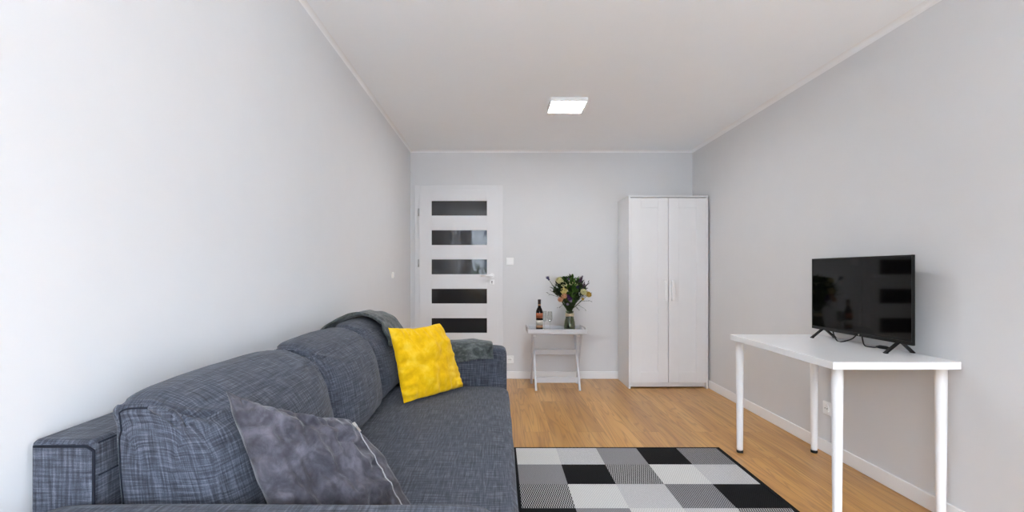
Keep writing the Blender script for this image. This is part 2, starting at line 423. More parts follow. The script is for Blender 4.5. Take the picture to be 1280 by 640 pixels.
# ------------------------------------------------------------------ wardrobe
wx0, wx1, wy0, wy1, wh = 1.268, 2.040, 4.667, 5.088, 1.878
W = thing('wardrobe', ((wx0 + wx1) / 2, (wy0 + wy1) / 2, 0), 'tall white two-door wardrobe in the far right corner', 'wardrobe')
dt = .018
obj('carcass', B((wx0, wx0 + .018, wy0, wy1, 0, wh - .016), (wx1 - .018, wx1, wy0, wy1, 0, wh - .016),
                 (wx0 + .018, wx1 - .018, wy1 - .006, wy1, .05, wh - .016), (wx0 + .018, wx1 - .018, wy0 + .024, wy1 - .006, .05, .066)), M['ward'], W, .0015)
obj('top_panel', B((wx0 - .002, wx1 + .002, wy0 - .004, wy1, wh - .016, wh)), M['ward'], W, .0015)
obj('plinth', B((wx0 + .018, wx1 - .018, wy0 + .035, wy0 + .050, .012, .05)), M['ward'], W)
def wdoor(x0, x1, hx):
    z0, z1 = .058, wh - .022; fx = .098; pz0, pz1 = z0 + .105, z1 - .095
    y0 = wy0; y1 = wy0 + dt
    bm = B((x0, x0 + fx, y0, y1, z0, z1), (x1 - fx, x1, y0, y1, z0, z1), (x0 + fx, x1 - fx, y0, y1, z0, pz0), (x0 + fx, x1 - fx, y0, y1, pz1, z1))
    d = obj('door', bm, M['ward'], W, .0015)
    obj('inset_panel', B((x0 + fx - .002, x1 - fx + .002, y0 + .006, y1 - .002, pz0 - .002, pz1 + .002)), M['ward'], d)
    bm = B((hx - .0125, hx + .0125, y0 - .024, y0 - .014, .855, 1.057), (hx - .0125, hx + .0125, y0 - .014, y0, .855, .873), (hx - .0125, hx + .0125, y0 - .014, y0, 1.039, 1.057))
    obj('handle', bm, M['steel_w'], d, .003)
xm = (wx0 + wx1) / 2
wdoor(wx0 + .019, xm - .0022, xm - .030); wdoor(xm + .0022, wx1 - .019, xm + .040)

# ------------------------------------------------------------------ tray table with bottle, flutes, vase
tx0, tx1, ty0, ty1, tz = .286, .856, 4.645, 4.985, .58
TT = thing('tray_table', ((tx0 + tx1) / 2, (ty0 + ty1) / 2, 0), 'small pale grey folding tray table against the end wall', 'tray table')
bm = bmesh.new()
add_box(bm, tx0, tx1, ty0, ty1, tz - .046, tz - .034)
add_box(bm, tx0, tx1, ty0, ty0 + .012, tz - .034, tz); add_box(bm, tx0, tx1, ty1 - .012, ty1, tz - .034, tz)
for xa in (tx0, tx1 - .012):
    add_box(bm, xa, xa + .012, ty0 + .012, ty0 + .10, tz - .034, tz + .012); add_box(bm, xa, xa + .012, ty1 - .10, ty1 - .012, tz - .034, tz + .012)
    add_box(bm, xa, xa + .012, ty0 + .10, ty1 - .10, tz - .034, tz - .022); add_box(bm, xa, xa + .012, ty0 + .10, ty1 - .10, tz, tz + .012)
obj('tray', bm, M['tray'], TT, .0025)
fy, by = 4.575, 4.895
for xa, s in ((.360, 1), (.777, -1)):
    bm = bmesh.new(); add_bar(bm, (xa, fy, 0), (xa - s * .006, 4.945, tz - .047), .020, .028); obj('leg', bm, M['tray'], TT, .003)
    bm = bmesh.new(); add_bar(bm, (xa - s * .023, by, 0), (xa - s * .029, 4.685, tz - .047), .020, .028); obj('leg', bm, M['tray'], TT, .003)
    bm = bmesh.new(); add_tube(bm, [(xa - s * .040, 4.69, tz - .066), (xa + s * .006, 4.69, tz - .066)], .011, 12); obj('pivot_pin', bm, M['steel_w'], TT)
for z, y0 in ((.335, fy + (4.945 - fy) * .335 / .533), (.092, fy + (4.945 - fy) * .092 / .533)):
    obj('crossbar', B((.362, .774, y0 - .010, y0 + .010, z - .026, z + .026)), M['tray'], TT, .003)
obj('crossbar', B((.335, .801, 4.93, 4.955, tz - .075, tz - .047)), M['tray'], TT, .003)
obj('crossbar', B((.335, .801, 4.675, 4.70, tz - .060, tz - .047)), M['tray'], TT, .003)
tf = tz - .0335
# wine bottle
bx, by_ = .410, 4.80
WB = thing('wine_bottle', (bx, by_, tf), 'dark wine bottle with rust and cream labels on the tray table', 'bottle')
bm = bmesh.new(); add_lathe(bm, [(0, .004), (.030, 0), (.0345, .004), (.0345, .185), (.033, .200), (.026, .219), (.0175, .236), (.0145, .25), (.0140, .27)], bx, by_, tf)
obj('body', bm, M['bottle'], WB)
bm = bmesh.new(); add_lathe(bm, [(.0146, .248), (.0148, .275), (.0148, .298), (.0158, .300), (.0158, .312), (.012, .315), (0, .315)], bx, by_, tf)
obj('foil_capsule', bm, M['capsule'], WB)
def lab(nm, z0, z1, mat, r=.0349):
    bm = bmesh.new(); n = 20; a0, a1 = -PI * .92, -PI * .08
    A = [bm.verts.new((bx + r * math.cos(a0 + (a1 - a0) * i / n), by_ + r * math.sin(a0 + (a1 - a0) * i / n), tf + z0)) for i in range(n + 1)]
    Bq = [bm.verts.new((v.co.x, v.co.y, tf + z1)) for v in A]
    for i in range(n): bm.faces.new((A[i], A[i + 1], Bq[i + 1], Bq[i])).smooth = True
    o = obj(nm, bm, mat, WB); md = o.modifiers.new('s', 'SOLIDIFY'); md.thickness = .0006
lab('upper_label', .128, .180, M['lab_o']); lab('main_label', .062, .108, M['lab_w']); lab('lower_label', .032, .058, M['lab_t']); lab('neck_label', .252, .268, M['lab_t'], .0152)
# champagne flutes
def flute(x, y, label):
    t = thing('champagne_flute', (x, y, tf), label, 'glass', 'champagne flutes on the tray table')
    bm = bmesh.new(); add_lathe(bm, [(0, .004), (.010, .004), (.029, .001), (.030, 0), (0, 0)], x, y, tf); obj('foot', bm, M['glass'], t)
    bm = bmesh.new(); add_lathe(bm, [(.006, .003), (.0038, .012), (.0034, .07), (.0048, .085), (0, .088)], x, y, tf, 12); obj('stem', bm, M['glass'], t)
    bm = bmesh.new(); add_lathe(bm, [(0, .087), (.010, .090), (.021, .105), (.0255, .125), (.0255, .15), (.0225, .196), (.0217, .196), (.0245, .15), (.0245, .126), (.020, .107), (.009, .093), (0, .091)], x, y, tf); obj('bowl', bm, M['glass'], t)
flute(.464, 4.825, 'clear champagne flute right beside the wine bottle')
flute(.513, 4.78, 'clear champagne flute further from the bottle, nearer the vase')
# vase
vx, vy = .712, 4.80
VS = thing('vase', (vx, vy, tf), 'clear glass vase with raffia tied neck holding the bouquet', 'vase')
bm = bmesh.new()
pr = [(0, .006), (.048, .006), (.052, .02), (.053, .045), (.048, .09), (.038, .135), (.0335, .16), (.0345, .185), (.038, .198)]
add_lathe(bm, [(0, 0), (.050, 0), (.0545, .006), (.0555, .045), (.0505, .09), (.0405, .135), (.036, .16), (.037, .185), (.040, .198)] + pr[::-1], vx, vy, tf)
obj('vessel', bm, M['vaseglass'], VS)
bm = bmesh.new()
for k in range(5): 
    r = .0405 + .001 * (k % 2); zz = .150 + .006 * k
    pts = [(vx + r * math.cos(a), vy + r * math.sin(a), tf + zz + .002 * math.sin(3 * a + k)) for a in [2 * PI * i / 24 for i in range(25)]]
    add_tube(bm, pts, .0032, 6)
obj('raffia_band', bm, M['raffia'], VS)
# bouquet
BQ = thing('bouquet', (vx, vy, tf + .01), 'mixed bouquet of cream and peach roses, violet spikes and greenery', 'bouquet')
def bp(px, py, dy=0):   # place a bloom measured in centimetres around the vase axis
    return V((px, vy + dy, py))
neck = V((vx, vy, tf + .195))
def rose(nm, c, r, mat, tilt=None, label=None):
    bm = bmesh.new(); c = V(c); ax = (c - (neck + V((0, .02, -.05)))).normalized() + V((0, -.75, 0)); ax.normalize()
    a, b = frame_axes(ax)
    # layered cupped petals
    for ring, (n, open_, sz, h) in enumerate(((3, .25, .55, .55), (5, .55, .75, .35), (6, .9, .9, .1))):
        for k in range(n):
            th = 2 * PI * k / n + ring * .6 + random.uniform(-.15, .15)
            rd = a * math.cos(th) + b * math.sin(th); sd = ax.cross(rd)
            base_ = c - ax * r * .6 + rd * r * .12
            g = []
            for i in range(4):
                row = []
                for j in range(4):
                    u = j / 3 * 2 - 1; v = i / 3
                    wdt = sz * r * (.35 + .75 * math.sin(PI * (.15 + .7 * v)))
                    bulge = open_ * r * math.sin(v * PI * .62)
                    p = base_ + ax * (v * r * (1.1 + h)) + rd * (bulge - .25 * r * u * u) + sd * (u * wdt)
                    row.append(bm.verts.new(p))
                g.append(row)
            for i in range(3):
                for j in range(3): bm.faces.new((g[i][j], g[i][j + 1], g[i + 1][j + 1], g[i + 1][j])).smooth = True
    bmesh.ops.create_icosphere(bm, subdivisions=2, radius=r * .62, matrix=Matrix.Translation(c - ax * r * .1))
    return obj(nm, bm, mat, BQ, smooth=True)
def spike(nm, c, d, ln, r, mat, n=26):
    bm = bmesh.new(); c = V(c); d = V(d).normalized(); a, b = frame_axes(d)
    add_tube(bm, [c - d * .06, c + d * ln * .9], .0015, 5)
    for k in range(n):
        t = k / n; th = k * 2.4; rr = r * (1 - .7 * t)
        p = c + d * (ln * t) + (a * math.cos(th) + b * math.sin(th)) * rr * .7
        bmesh.ops.create_icosphere(bm, subdivisions=1, radius=rr * .55, matrix=Matrix.Translation(p))
    return obj(nm, bm, mat, BQ, smooth=True)
def thistle(nm, c, d, r, mat):
    bm = bmesh.new(); c = V(c); d = V(d).normalized(); a, b = frame_axes(d)
    bmesh.ops.create_icosphere(bm, subdivisions=2, radius=r * .45, matrix=Matrix.Translation(c))
    for k in range(16):
        th = k * 2.4; o_ = (a * math.cos(th) + b * math.sin(th)) * (.25 + .75 * (k / 16)); dd = (d + o_ * .8).normalized()
        add_tube(bm, [c, c + dd * r * .9, c + dd * r * random.uniform(1.3, 1.9) + d * r * .2], [r * .16, r * .13, .0008], 5)
    return obj(nm, bm, mat, BQ, smooth=True)
flowers = []
def P(px, py, dy=0):
    s = 125.0; return V(((px - 623) / s, vy + dy, 1.135 + (340 - py) / s))
for nm, c, r, mt in (('cream_rose', P(699.5, 351, -.02), .036, 'cream_fl'), ('cream_rose', P(704.5, 356, -.05), .030, 'cream_fl'),
                     ('yellow_rose', P(703.4, 363.4, -.085), .033, 'yellow_fl'), ('peach_rose', P(703.8, 369.5, -.09), .028, 'peach_fl'),
                     ('peach_rose', P(699.5, 374, -.08), .025, 'peach_fl'), ('cream_rose', P(727.7, 365, -.07), .031, 'cream_fl'),
                     ('golden_lily', P(734.2, 368, -.05), .028, 'gold_fl'), ('pale_bloom', P(713.6, 354.5, -.03), .020, 'cream_fl'),
                     ('pale_bloom', P(719.3, 355.6, -.04), .018, 'cream_fl'), ('violet_bloom', P(710.5, 373.5, -.105), .022, 'violet_fl'),
                     ('violet_bloom', P(708.2, 370, -.10), .018, 'violet_fl'), ('lilac_bloom', P(711.3, 375.5, -.115), .013, 'lilac_fl'),
                     ('lilac_bloom', P(707.7, 379.5, -.10), .012, 'lilac_fl'), ('violet_bloom', P(721, 359, -.06), .018, 'blue_fl'), ('golden_lily', P(727, 373.5, -.06), .014, 'gold_fl')):
    rose(nm, c, r, M[mt]); flowers.append(c)
for c, d, ln, r, mt in ((P(723.5, 354, -.02), (.4, -.1, .9), .085, .021, 'plum_fl'), (P(718, 353, -.01), (.15, 0, 1), .055, .011, 'violet_fl'),
                        (P(710.6, 350, 0), (.05, 0, 1), .035, .008, 'violet_fl'), (P(714, 350.5, 0), (.05, 0, 1), .02, .007, 'violet_fl'),
                        (P(728.5, 360, -.03), (.15, -.1, .9), .07, .013, 'plum_fl'), (P(732, 357, -.01), (.8, -.1, .6), .05, .007, 'plum_fl')):
    spike('flower_spike', c, d, ln, r, M[mt]); flowers.append(c)
thistle('thistle', P(686, 349.5, -.01), (-.55, -.1, .8), .022, M['blue_fl']); flowers.append(P(687, 351, 0))
bm = bmesh.new()
for c in flowers:
    q = neck + V((random.uniform(-.018, .018), random.uniform(-.018, .018), 0))
    e = V((vx + (vx - c.x) * .2 + random.uniform(-.02, .02), vy + random.uniform(-.03, .03), tf + .012))
    add_tube(bm, [c, c.lerp(q, .5) + V((0, .012, -.006)), q, e], .0024, 5)
for k in range(48):
    a = random.uniform(0, 2 * PI); q = neck + V((.022 * math.cos(a), .022 * math.sin(a), 0))
    add_tube(bm, [q + V((random.uniform(-.06, .06), random.uniform(-.05, .05), .1)), q, V((vx + .034 * math.cos(a + 2.5), vy + .034 * math.sin(a + 2.5), tf + .012))], .0026, 5)
obj('stems', bm, M['stem'], BQ)
def leaf(bm, p, d, ln, wd, up=V((0, 0, 1))):
    d = V(d).normalized(); s = d.cross(up); s = s.normalized() if s.length > .05 else V((1, 0, 0)); n_ = s.cross(d)
    ctr = [bm.verts.new(p + d * (ln * t) + n_ * (-.12 * ln * t * t)) for t in (0, .35, .7, 1)]
    Lf = [bm.verts.new(p + d * (ln * t) + s * (wd * w) + n_ * (.05 * ln)) for t, w in ((.3, .9), (.7, .7))]
    Rt = [bm.verts.new(p + d * (ln * t) - s * (wd * w) + n_ * (.05 * ln)) for t, w in ((.3, .9), (.7, .7))]
    for f in ((ctr[0], ctr[1], Lf[0]), (ctr[1], ctr[2], Lf[1], Lf[0]), (ctr[2], ctr[3], Lf[1]), (ctr[0], Rt[0], ctr[1]), (ctr[1], Rt[0], Rt[1], ctr[2]), (ctr[2], Rt[1], ctr[3])):
        bm.faces.new(f).smooth = True
ctr = P(712, 366, 0)
bmA, bmD = bmesh.new(), bmesh.new()
for k in range(620):
    while True:
        q = V((random.uniform(-1, 1), random.uniform(-1, 1), random.uniform(-1, 1)))
        if q.length < 1: break
    p = ctr + V((q.x * .155, q.y * .10, q.z * .145))
    fall = max(0, -q.z); p.x = ctr.x + (p.x - ctr.x) * (1 - .62 * fall)
    dr = (p - (neck + V((0, 0, -.06)))).normalized() + V((random.uniform(-.7, .7), random.uniform(-.9, .3), random.uniform(-.5, .5)))
    inner = abs(q.x - .05) < .5 and q.z > -.75
    leaf(bmA if (inner and random.random() < .72) else bmD, p, dr, random.uniform(.035, .065), random.uniform(.010, .020))
# sprigs that stand out from the ball
for e, n in ((P(685.5, 367, -.02), 5), (P(690, 359, -.03), 6), (P(694, 357, 0), 6), (P(737.5, 368, -.02), 6), (P(736, 376, -.03), 5), (P(735, 354, 0), 6), (P(729, 352, .02), 5), (P(730, 385.5, -.03), 2), (P(698, 384, -.04), 3), (P(721, 386, -.05), 4), (P(733, 360, .02), 5), (P(689, 364, -.01), 5)):
    st = ctr.lerp(neck, .55); md = st.lerp(e, .55) + V((0, 0, .01))
    add_tube(bmD, [st, md, e], .0013, 5)
    for i in range(n):
        t = i / max(1, n - 1); p = md.lerp(e, t); dd = (e - md).normalized() + V((random.uniform(-.7, .7), random.uniform(-.5, .3), random.uniform(-.6, .6)))
        leaf(bmD, p, dd, random.uniform(.022, .036), .007)
o = obj('bright_leaves', bmA, M['leaf'], BQ); o['kind'] = 'stuff'
o = obj('dark_leaves', bmD, M['leaf_d'], BQ); o['kind'] = 'stuff'

# ------------------------------------------------------------------ desk
kx0, kx1, ky0, ky1, kz = 1.478, 2.046, 2.12, 3.06, .737
DK = thing('desk', ((kx0 + kx1) / 2, (ky0 + ky1) / 2, 0), 'white desk with four round legs against the right wall', 'desk')
obj('desktop', B((kx0, kx1, ky0, ky1, kz - .034, kz)), M['desk'], DK, .002)
for x, y in ((1.530, 2.168), (1.998, 2.168), (1.520, 3.022), (1.988, 3.022)):
    bm = bmesh.new()
    add_lathe(bm, [(0, .015), (.0175, .015), (.0185, .03), (.0235, .62), (.0235, kz - .038), (.034, kz - .037), (.034, kz - .034), (0, kz - .034)], x, y, 0, 28)
    lg = obj('leg', bm, M['steel_w'], DK)
    bm = bmesh.new(); add_lathe(bm, [(0, 0), (.0185, 0), (.0195, .004), (.0195, .016), (0, .016)], x, y, 0, 24); obj('foot_cap', bm, M['cable'], lg)

# ------------------------------------------------------------------ television
sx, sy0, sy1, sz0, sz1 = 1.955, 2.262, 2.99, .7865, 1.217
TV = thing('television', (sx, (sy0 + sy1) / 2, kz), 'black flat screen television standing on the white desk', 'television')
obj('casing', B((sx, sx + .010, sy0, sy1, sz0, sz1), (sx + .010, sx + .048, sy0 + .10, sy1 - .10, sz0 + .02, sz0 + .26)), M['tv'], TV, .002)
bm = B((sx - .003, sx, sy0, sy1, sz0, sz0 + .018), (sx - .003, sx, sy0, sy1, sz1 - .007, sz1), (sx - .003, sx, sy0, sy0 + .007, sz0 + .018, sz1 - .007), (sx - .003, sx, sy1 - .007, sy1, sz0 + .018, sz1 - .007))
obj('bezel', bm, M['tv'], TV, .001)
obj('screen', B((sx - .0012, sx - .0001, sy0 + .007, sy1 - .007, sz0 + .018, sz1 - .007)), M['screen'], TV)
bm = bmesh.new(); add_tube(bm, [(sx - .003, 2.60, sz0 + .008), (sx - .0042, 2.60, sz0 + .008)], .0042, 12); obj('badge', bm, M['chrome'], TV)
for y in (2.345, 2.895):
    bm = bmesh.new()
    for xt in (1.892, 2.036):
        yo = y + (.0 if xt < sx else .015)
        add_bar(bm, (sx + .008, y, sz0 + .012), (xt, yo, kz + .004), .022, .007, up=V((0, 0, 1)))
        add_bar(bm, (xt - .006, yo, kz + .003), (xt + .006, yo, kz + .003), .022, .006, up=V((0, 0, 1)))
    obj('stand_foot', bm, M['tv'], TV, .0015)
def smooth_path(ctrl, n=8):
    out = []; c = [V(p) for p in ctrl]; c = [c[0]] + c + [c[-1]]
    for i in range(1, len(c) - 2):
        for k in range(n):
            t = k / n; a, b_, d, e = c[i - 1], c[i], c[i + 1], c[i + 2]
            out.append(.5 * ((2 * b_) + (d - a) * t + (2 * a - 5 * b_ + 4 * d - e) * t * t + (3 * b_ - a - 3 * d + e) * t ** 3))
    out.append(c[-2]); return out
cb = thing('power_cable', (1.99, 2.68, kz), 'black power cable looping on the desk under the television', 'cable')
bm = bmesh.new(); add_tube(bm, smooth_path([(1.985, 2.845, .80), (1.975, 2.83, .775), (1.95, 2.765, .7405), (1.945, 2.72, .7405), (1.965, 2.665, .765), (1.985, 2.65, .80)]), .0034, 8); obj('cord', bm, M['cable'], cb)
bm = bmesh.new(); add_tube(bm, smooth_path([(1.985, 2.62, .80), (1.972, 2.60, .772), (1.955, 2.56, .7425), (1.965, 2.52, .7405), (1.975, 2.50, .744)]), .0034, 8); obj('cord', bm, M['cable'], cb)
bm = bmesh.new(); add_tube(bm, [(1.973, 2.505, .745), (1.978, 2.49, .747), (1.984, 2.455, .7475), (1.988, 2.437, .7465)], [.005, .009, .009, .0055], 10); obj('plug', bm, M['cable'], cb)

# ------------------------------------------------------------------ rug
rx0, rx1, ry1, ry0 = .088, 1.418, 3.085, 1.12
RG = thing('rug', ((rx0 + rx1) / 2, (ry0 + ry1) / 2, 0), 'grey, black and cream checked flatweave rug beside the sofa', 'rug')
bw, bfar = .024, .012
pat = ['CLMKS', 'MKDCL', 'DCLSK', 'KMCLD', 'LSKMC', 'CLMKS', 'MKDCL', 'DCLSK']
mats = [M['rug_cream'], M['rug_light'], M['rug_mid'], M['rug_black'], M['rug_salt'], M['rug_dark']]
ix = {c: i for i, c in enumerate('CLMKSD')}
bm = bmesh.new(); cw = (rx1 - rx0 - 2 * bw) / 5; ch = .2605
for r in range(8):
    y1 = ry1 - bfar - r * ch; y0 = max(ry0 + bfar, y1 - ch)
    for c in range(5):
        add_box(bm, rx0 + bw + c * cw, rx0 + bw + (c + 1) * cw, y0, y1, .001, .0075, ix[pat[r][c]])
obj('woven_field', bm, mats, RG)
obj('bound_edge', B((rx0, rx1, ry1 - bfar, ry1, .0005, .0095), (rx0, rx1, ry0, ry0 + bfar, .0005, .0095), (rx0, rx0 + bw, ry0 + bfar, ry1 - bfar, .0005, .0095), (rx1 - bw, rx1, ry0 + bfar, ry1 - bfar, .0005, .0095)), M['rug_black'], RG, .002)

# ------------------------------------------------------------------ sofa
def rbox(bm, x0, x1, y0, y1, z0, z1, n=(10, 10, 6), e=7.0, fn=None, dims=None, eb=None):
    """soft upholstered block: superelliptic box on a subdivided cube; fn(a,b,c,p) may displace"""
    nx, ny, nz = n; keep = {}; dims = dims or (x1 - x0, y1 - y0, z1 - z0); uv = bm.loops.layers.uv.new('UVMap')
    def vert(i, j, k):
        if (i, j, k) in keep: return keep[(i, j, k)]
        a, b, c = (math.sin((2 * i / nx - 1) * PI / 2 * .86) / math.sin(PI / 2 * .86), math.sin((2 * j / ny - 1) * PI / 2 * .86) / math.sin(PI / 2 * .86), math.sin((2 * k / nz - 1) * PI / 2 * .86) / math.sin(PI / 2 * .86))
        nn = (abs(a) ** e + abs(b) ** e + abs(c) ** e) ** (1 / e)
        q = V((a, b, c)) / nn if nn > 1e-6 else V((a, b, c))
        if eb:      # round the a-c section first, then the two ends more tightly
            na = (abs(a) ** e + abs(c) ** e) ** (1 / e); k_ = max(abs(a), abs(c)) / na if na > 1e-6 else 1
            q = V((a * k_, b, c * k_)); n3 = (abs(q.x) ** eb + abs(b) ** eb + abs(q.z) ** eb) ** (1 / eb)
            q *= max(abs(q.x), abs(b), abs(q.z)) / n3 if n3 > 1e-6 else 1
        p = V((x0 + (x1 - x0) * (q.x + 1) / 2, y0 + (y1 - y0) * (q.y + 1) / 2, z0 + (z1 - z0) * (q.z + 1) / 2))
        if fn: p = fn(q.x, q.y, q.z, p)
        v = bm.verts.new(p); keep[(i, j, k)] = v; return v
    def quad(*ids):
        f = bm.faces.new([vert(*t) for t in ids]); f.smooth = True
        ax = [i for i in range(3) if len({t[i] for t in ids}) == 1][0]; p_, q_ = [i for i in range(3) if i != ax]
        sn = lambda t, i: (math.sin((2 * t[i] / n[i] - 1) * PI / 2 * .86) + 1) * .5
        m = {vert(*t): t for t in ids}
        for l in f.loops:
            t = m[l.vert]; l[uv].uv = (sn(t, p_) * dims[p_] + ax * 3.7 + y0, sn(t, q_) * dims[q_])
    for j in range(ny):
        for k in range(nz):
            for i in (0, nx): quad((i, j, k), (i, j + 1, k), (i, j + 1, k + 1), (i, j, k + 1))
    for i in range(nx):
        for k in range(nz):
            for j in (0, ny): quad((i, j, k), (i + 1, j, k), (i + 1, j, k + 1), (i, j, k + 1))
    for i in range(nx):
        for j in range(ny):
            for k in (0, nz): quad((i, j, k), (i + 1, j, k), (i + 1, j + 1, k), (i, j + 1, k))

SY0, SY1, SEAT, ARM = .945, 2.838, .475, .684
sofa = thing('sofa', (-.43, (SY0 + SY1) / 2, 0), 'long slate blue woven fabric sofa along the left wall', 'sofa')
obj('base', B((-.92, .030, SY0 - .10, SY1 + .10, .035, .27)), M['sofa'], sofa, .012)
obj('back_frame', B((-.926, -.797, SY0, SY1, .27, .803)), M['sofa'], sofa, .014, 3)
def seat_fn(a, b, c, p):
    if c > .5:
        w = (1 - a * a) * (1 - b ** 4)
        p.z += .008 * w + .004 * mnoise.noise(V((p.x * 3, p.y * 3, 1.3)))
    p.x += .006 * mnoise.noise(V((0, p.y * 3.5, p.z * 4))) if a > .8 else 0
    return p
bm = bmesh.new(); rbox(bm, -.797, .062, SY0 + .003, SY1 - .003, .265, SEAT, (26, 50, 8), 14, seat_fn)
obj('seat', bm, M['sofa'], sofa)
def arm_fn(a, b, c, p):
    p.z += .003 * mnoise.noise(V((p.x * 4, p.y * 4, p.z * 4))); return p
bm = bmesh.new(); rbox(bm, -.885, -.002, SY0 - .150, SY0, .27, ARM, (30, 10, 12), 16, arm_fn); obj('armrest', bm, M['sofa'], sofa)
bm = bmesh.new(); rbox(bm, -.885, .050, SY1, SY1 + .150, .27, ARM, (30, 10, 12), 16, arm_fn); obj('armrest', bm, M['sofa'], sofa)
# seams of the back frame
bm = bmesh.new()
add_tube(bm, [(-.913, SY0 - .001, .792), (-.809, SY0 - .001, .792), (-.7985, SY0 + .002, .782), (-.7985, SY0 + .001, .40)], .0028, 6)
add_tube(bm, [(-.7965, SY0 + .012, .73), (-.7965, SY0 + .10, .73)], .0016, 6)
add_tube(bm, [(-.7965, SY0 + .012, .795), (-.7965, SY1, .795)], .0016, 6)
obj('seam_piping', bm, M['piping'], sofa)
for x in (-.86, -.03):
    for y in (SY0 - .06, SY1 + .06):
        obj('foot', B((x - .025, x + .025, y - .025, y + .025, 0, .035)), M['cable'], sofa, .004)

def back_cushion(y0, y1, label, dxo=0, zt=.868, seed=0, ends=(True, True)):
    t = None
    def fn(a, b, c, p):
        w = (c + 1) / 2
        xb = -.790 - .034 * max(0, (w - .87) / .13) ** 1.2
        xf = (-.548 + dxo) + (-.082) * w ** 1.3
        xf += .052 * (1 - abs(b) ** 3) * (1 - abs(c) ** 3)              # plump front
        x = xb + (xf - xb) * (a + 1) / 2
        y = p.y
        z = SEAT + .0135 + (zt - SEAT) * w
        z += .008 * (1 - b * b) * max(0, c)                             # crown
        z -= .035 * max(0, a) * max(0, c) ** 2
        bl = .006 * (1 - c * c)
        y += bl * b + .030 * (.55 - w)
        q = V((x * 7, y * 7, z * 7 + seed * 3.1))
        wr = .0055 * mnoise.noise(q) + .004 * mnoise.noise(q * 2.3)
        # pulls radiating from the upper corners
        for sb in (-1, 1):
            dcor = math.hypot((b - sb) * .5, (c - 1) * .6)
            ang = math.atan2(c - 1, (b - sb) * 1.0)
            wr += .006 * math.exp(-(dcor / .33) ** 2) * math.sin(ang * 11 + seed)
        x += wr * (.4 + .6 * max(0, a)); z += wr * .4 * max(0, c)
        return V((x, y, z))
    bm = bmesh.new(); rbox(bm, -1, 1, y0, y1, 0, 1, (22, 40, 26), 6.0, fn, (.26, y1 - y0, .40), 11)
    L_ = thing('back_cushion', ((-.66 + dxo), (y0 + y1) / 2, SEAT), label, 'cushion', 'sofa back cushions')
    obj('cover', bm, M['sofa'], L_)
    # piped seam round each end panel
    bm = bmesh.new(); e = 6.0
    for sb in (-1, 1):
        pts = []
        for k in range(37):
            th = PI * 1.28 - PI * 1.0 * k / 36
            ca, sa = math.cos(th), math.sin(th); m_ = (abs(ca) ** 8 + abs(sa) ** 8) ** (1 / 8); ca, sa = ca / m_, sa / m_
            ca *= .80; sa *= .93 if sa > 0 else 1
            na = (abs(ca) ** e + abs(sa) ** e) ** (1 / e); k_ = max(abs(ca), abs(sa)) / na; ca *= k_; sa *= k_
            nn = (abs(ca) ** 11 + abs(sa) ** 11 + 1) ** (1 / 11)
            a, c, b = ca / nn, sa / nn, sb / nn
            pts.append(fn(a, b, c, V((0, y0 + (y1 - y0) * (b + 1) / 2, 0))) + V((0, sb * .001, .0005)))
        add_tube(bm, pts, .0017, 6)
        if sb < 0: break
    obj('seam', bm, M['piping'], L_)
    tk = pts[-9:]; bm = bmesh.new()
    add_tube(bm, [p + V((.004, -.004, .002)) for p in tk] + [tk[-1] + V((.016, .004, -.018)), tk[-1] + V((.010, .012, -.034))], [.003, .005, .007, .009, .010, .011, .012, .012, .011, .009, .003], 8)
    obj('corner_tuck', bm, M['sofa'], L_)
back_cushion(.985, 1.664, 'blue-grey sofa back cushion nearest the viewer, behind the grey pillow', 0, .862, 1)
back_cushion(1.679, 2.286, 'blue-grey sofa back cushion in the middle of the three', 0, .864, 2)
back_cushion(2.301, 2.814, 'blue-grey sofa back cushion behind the yellow pillow, under the throw', -.014, .864, 3)

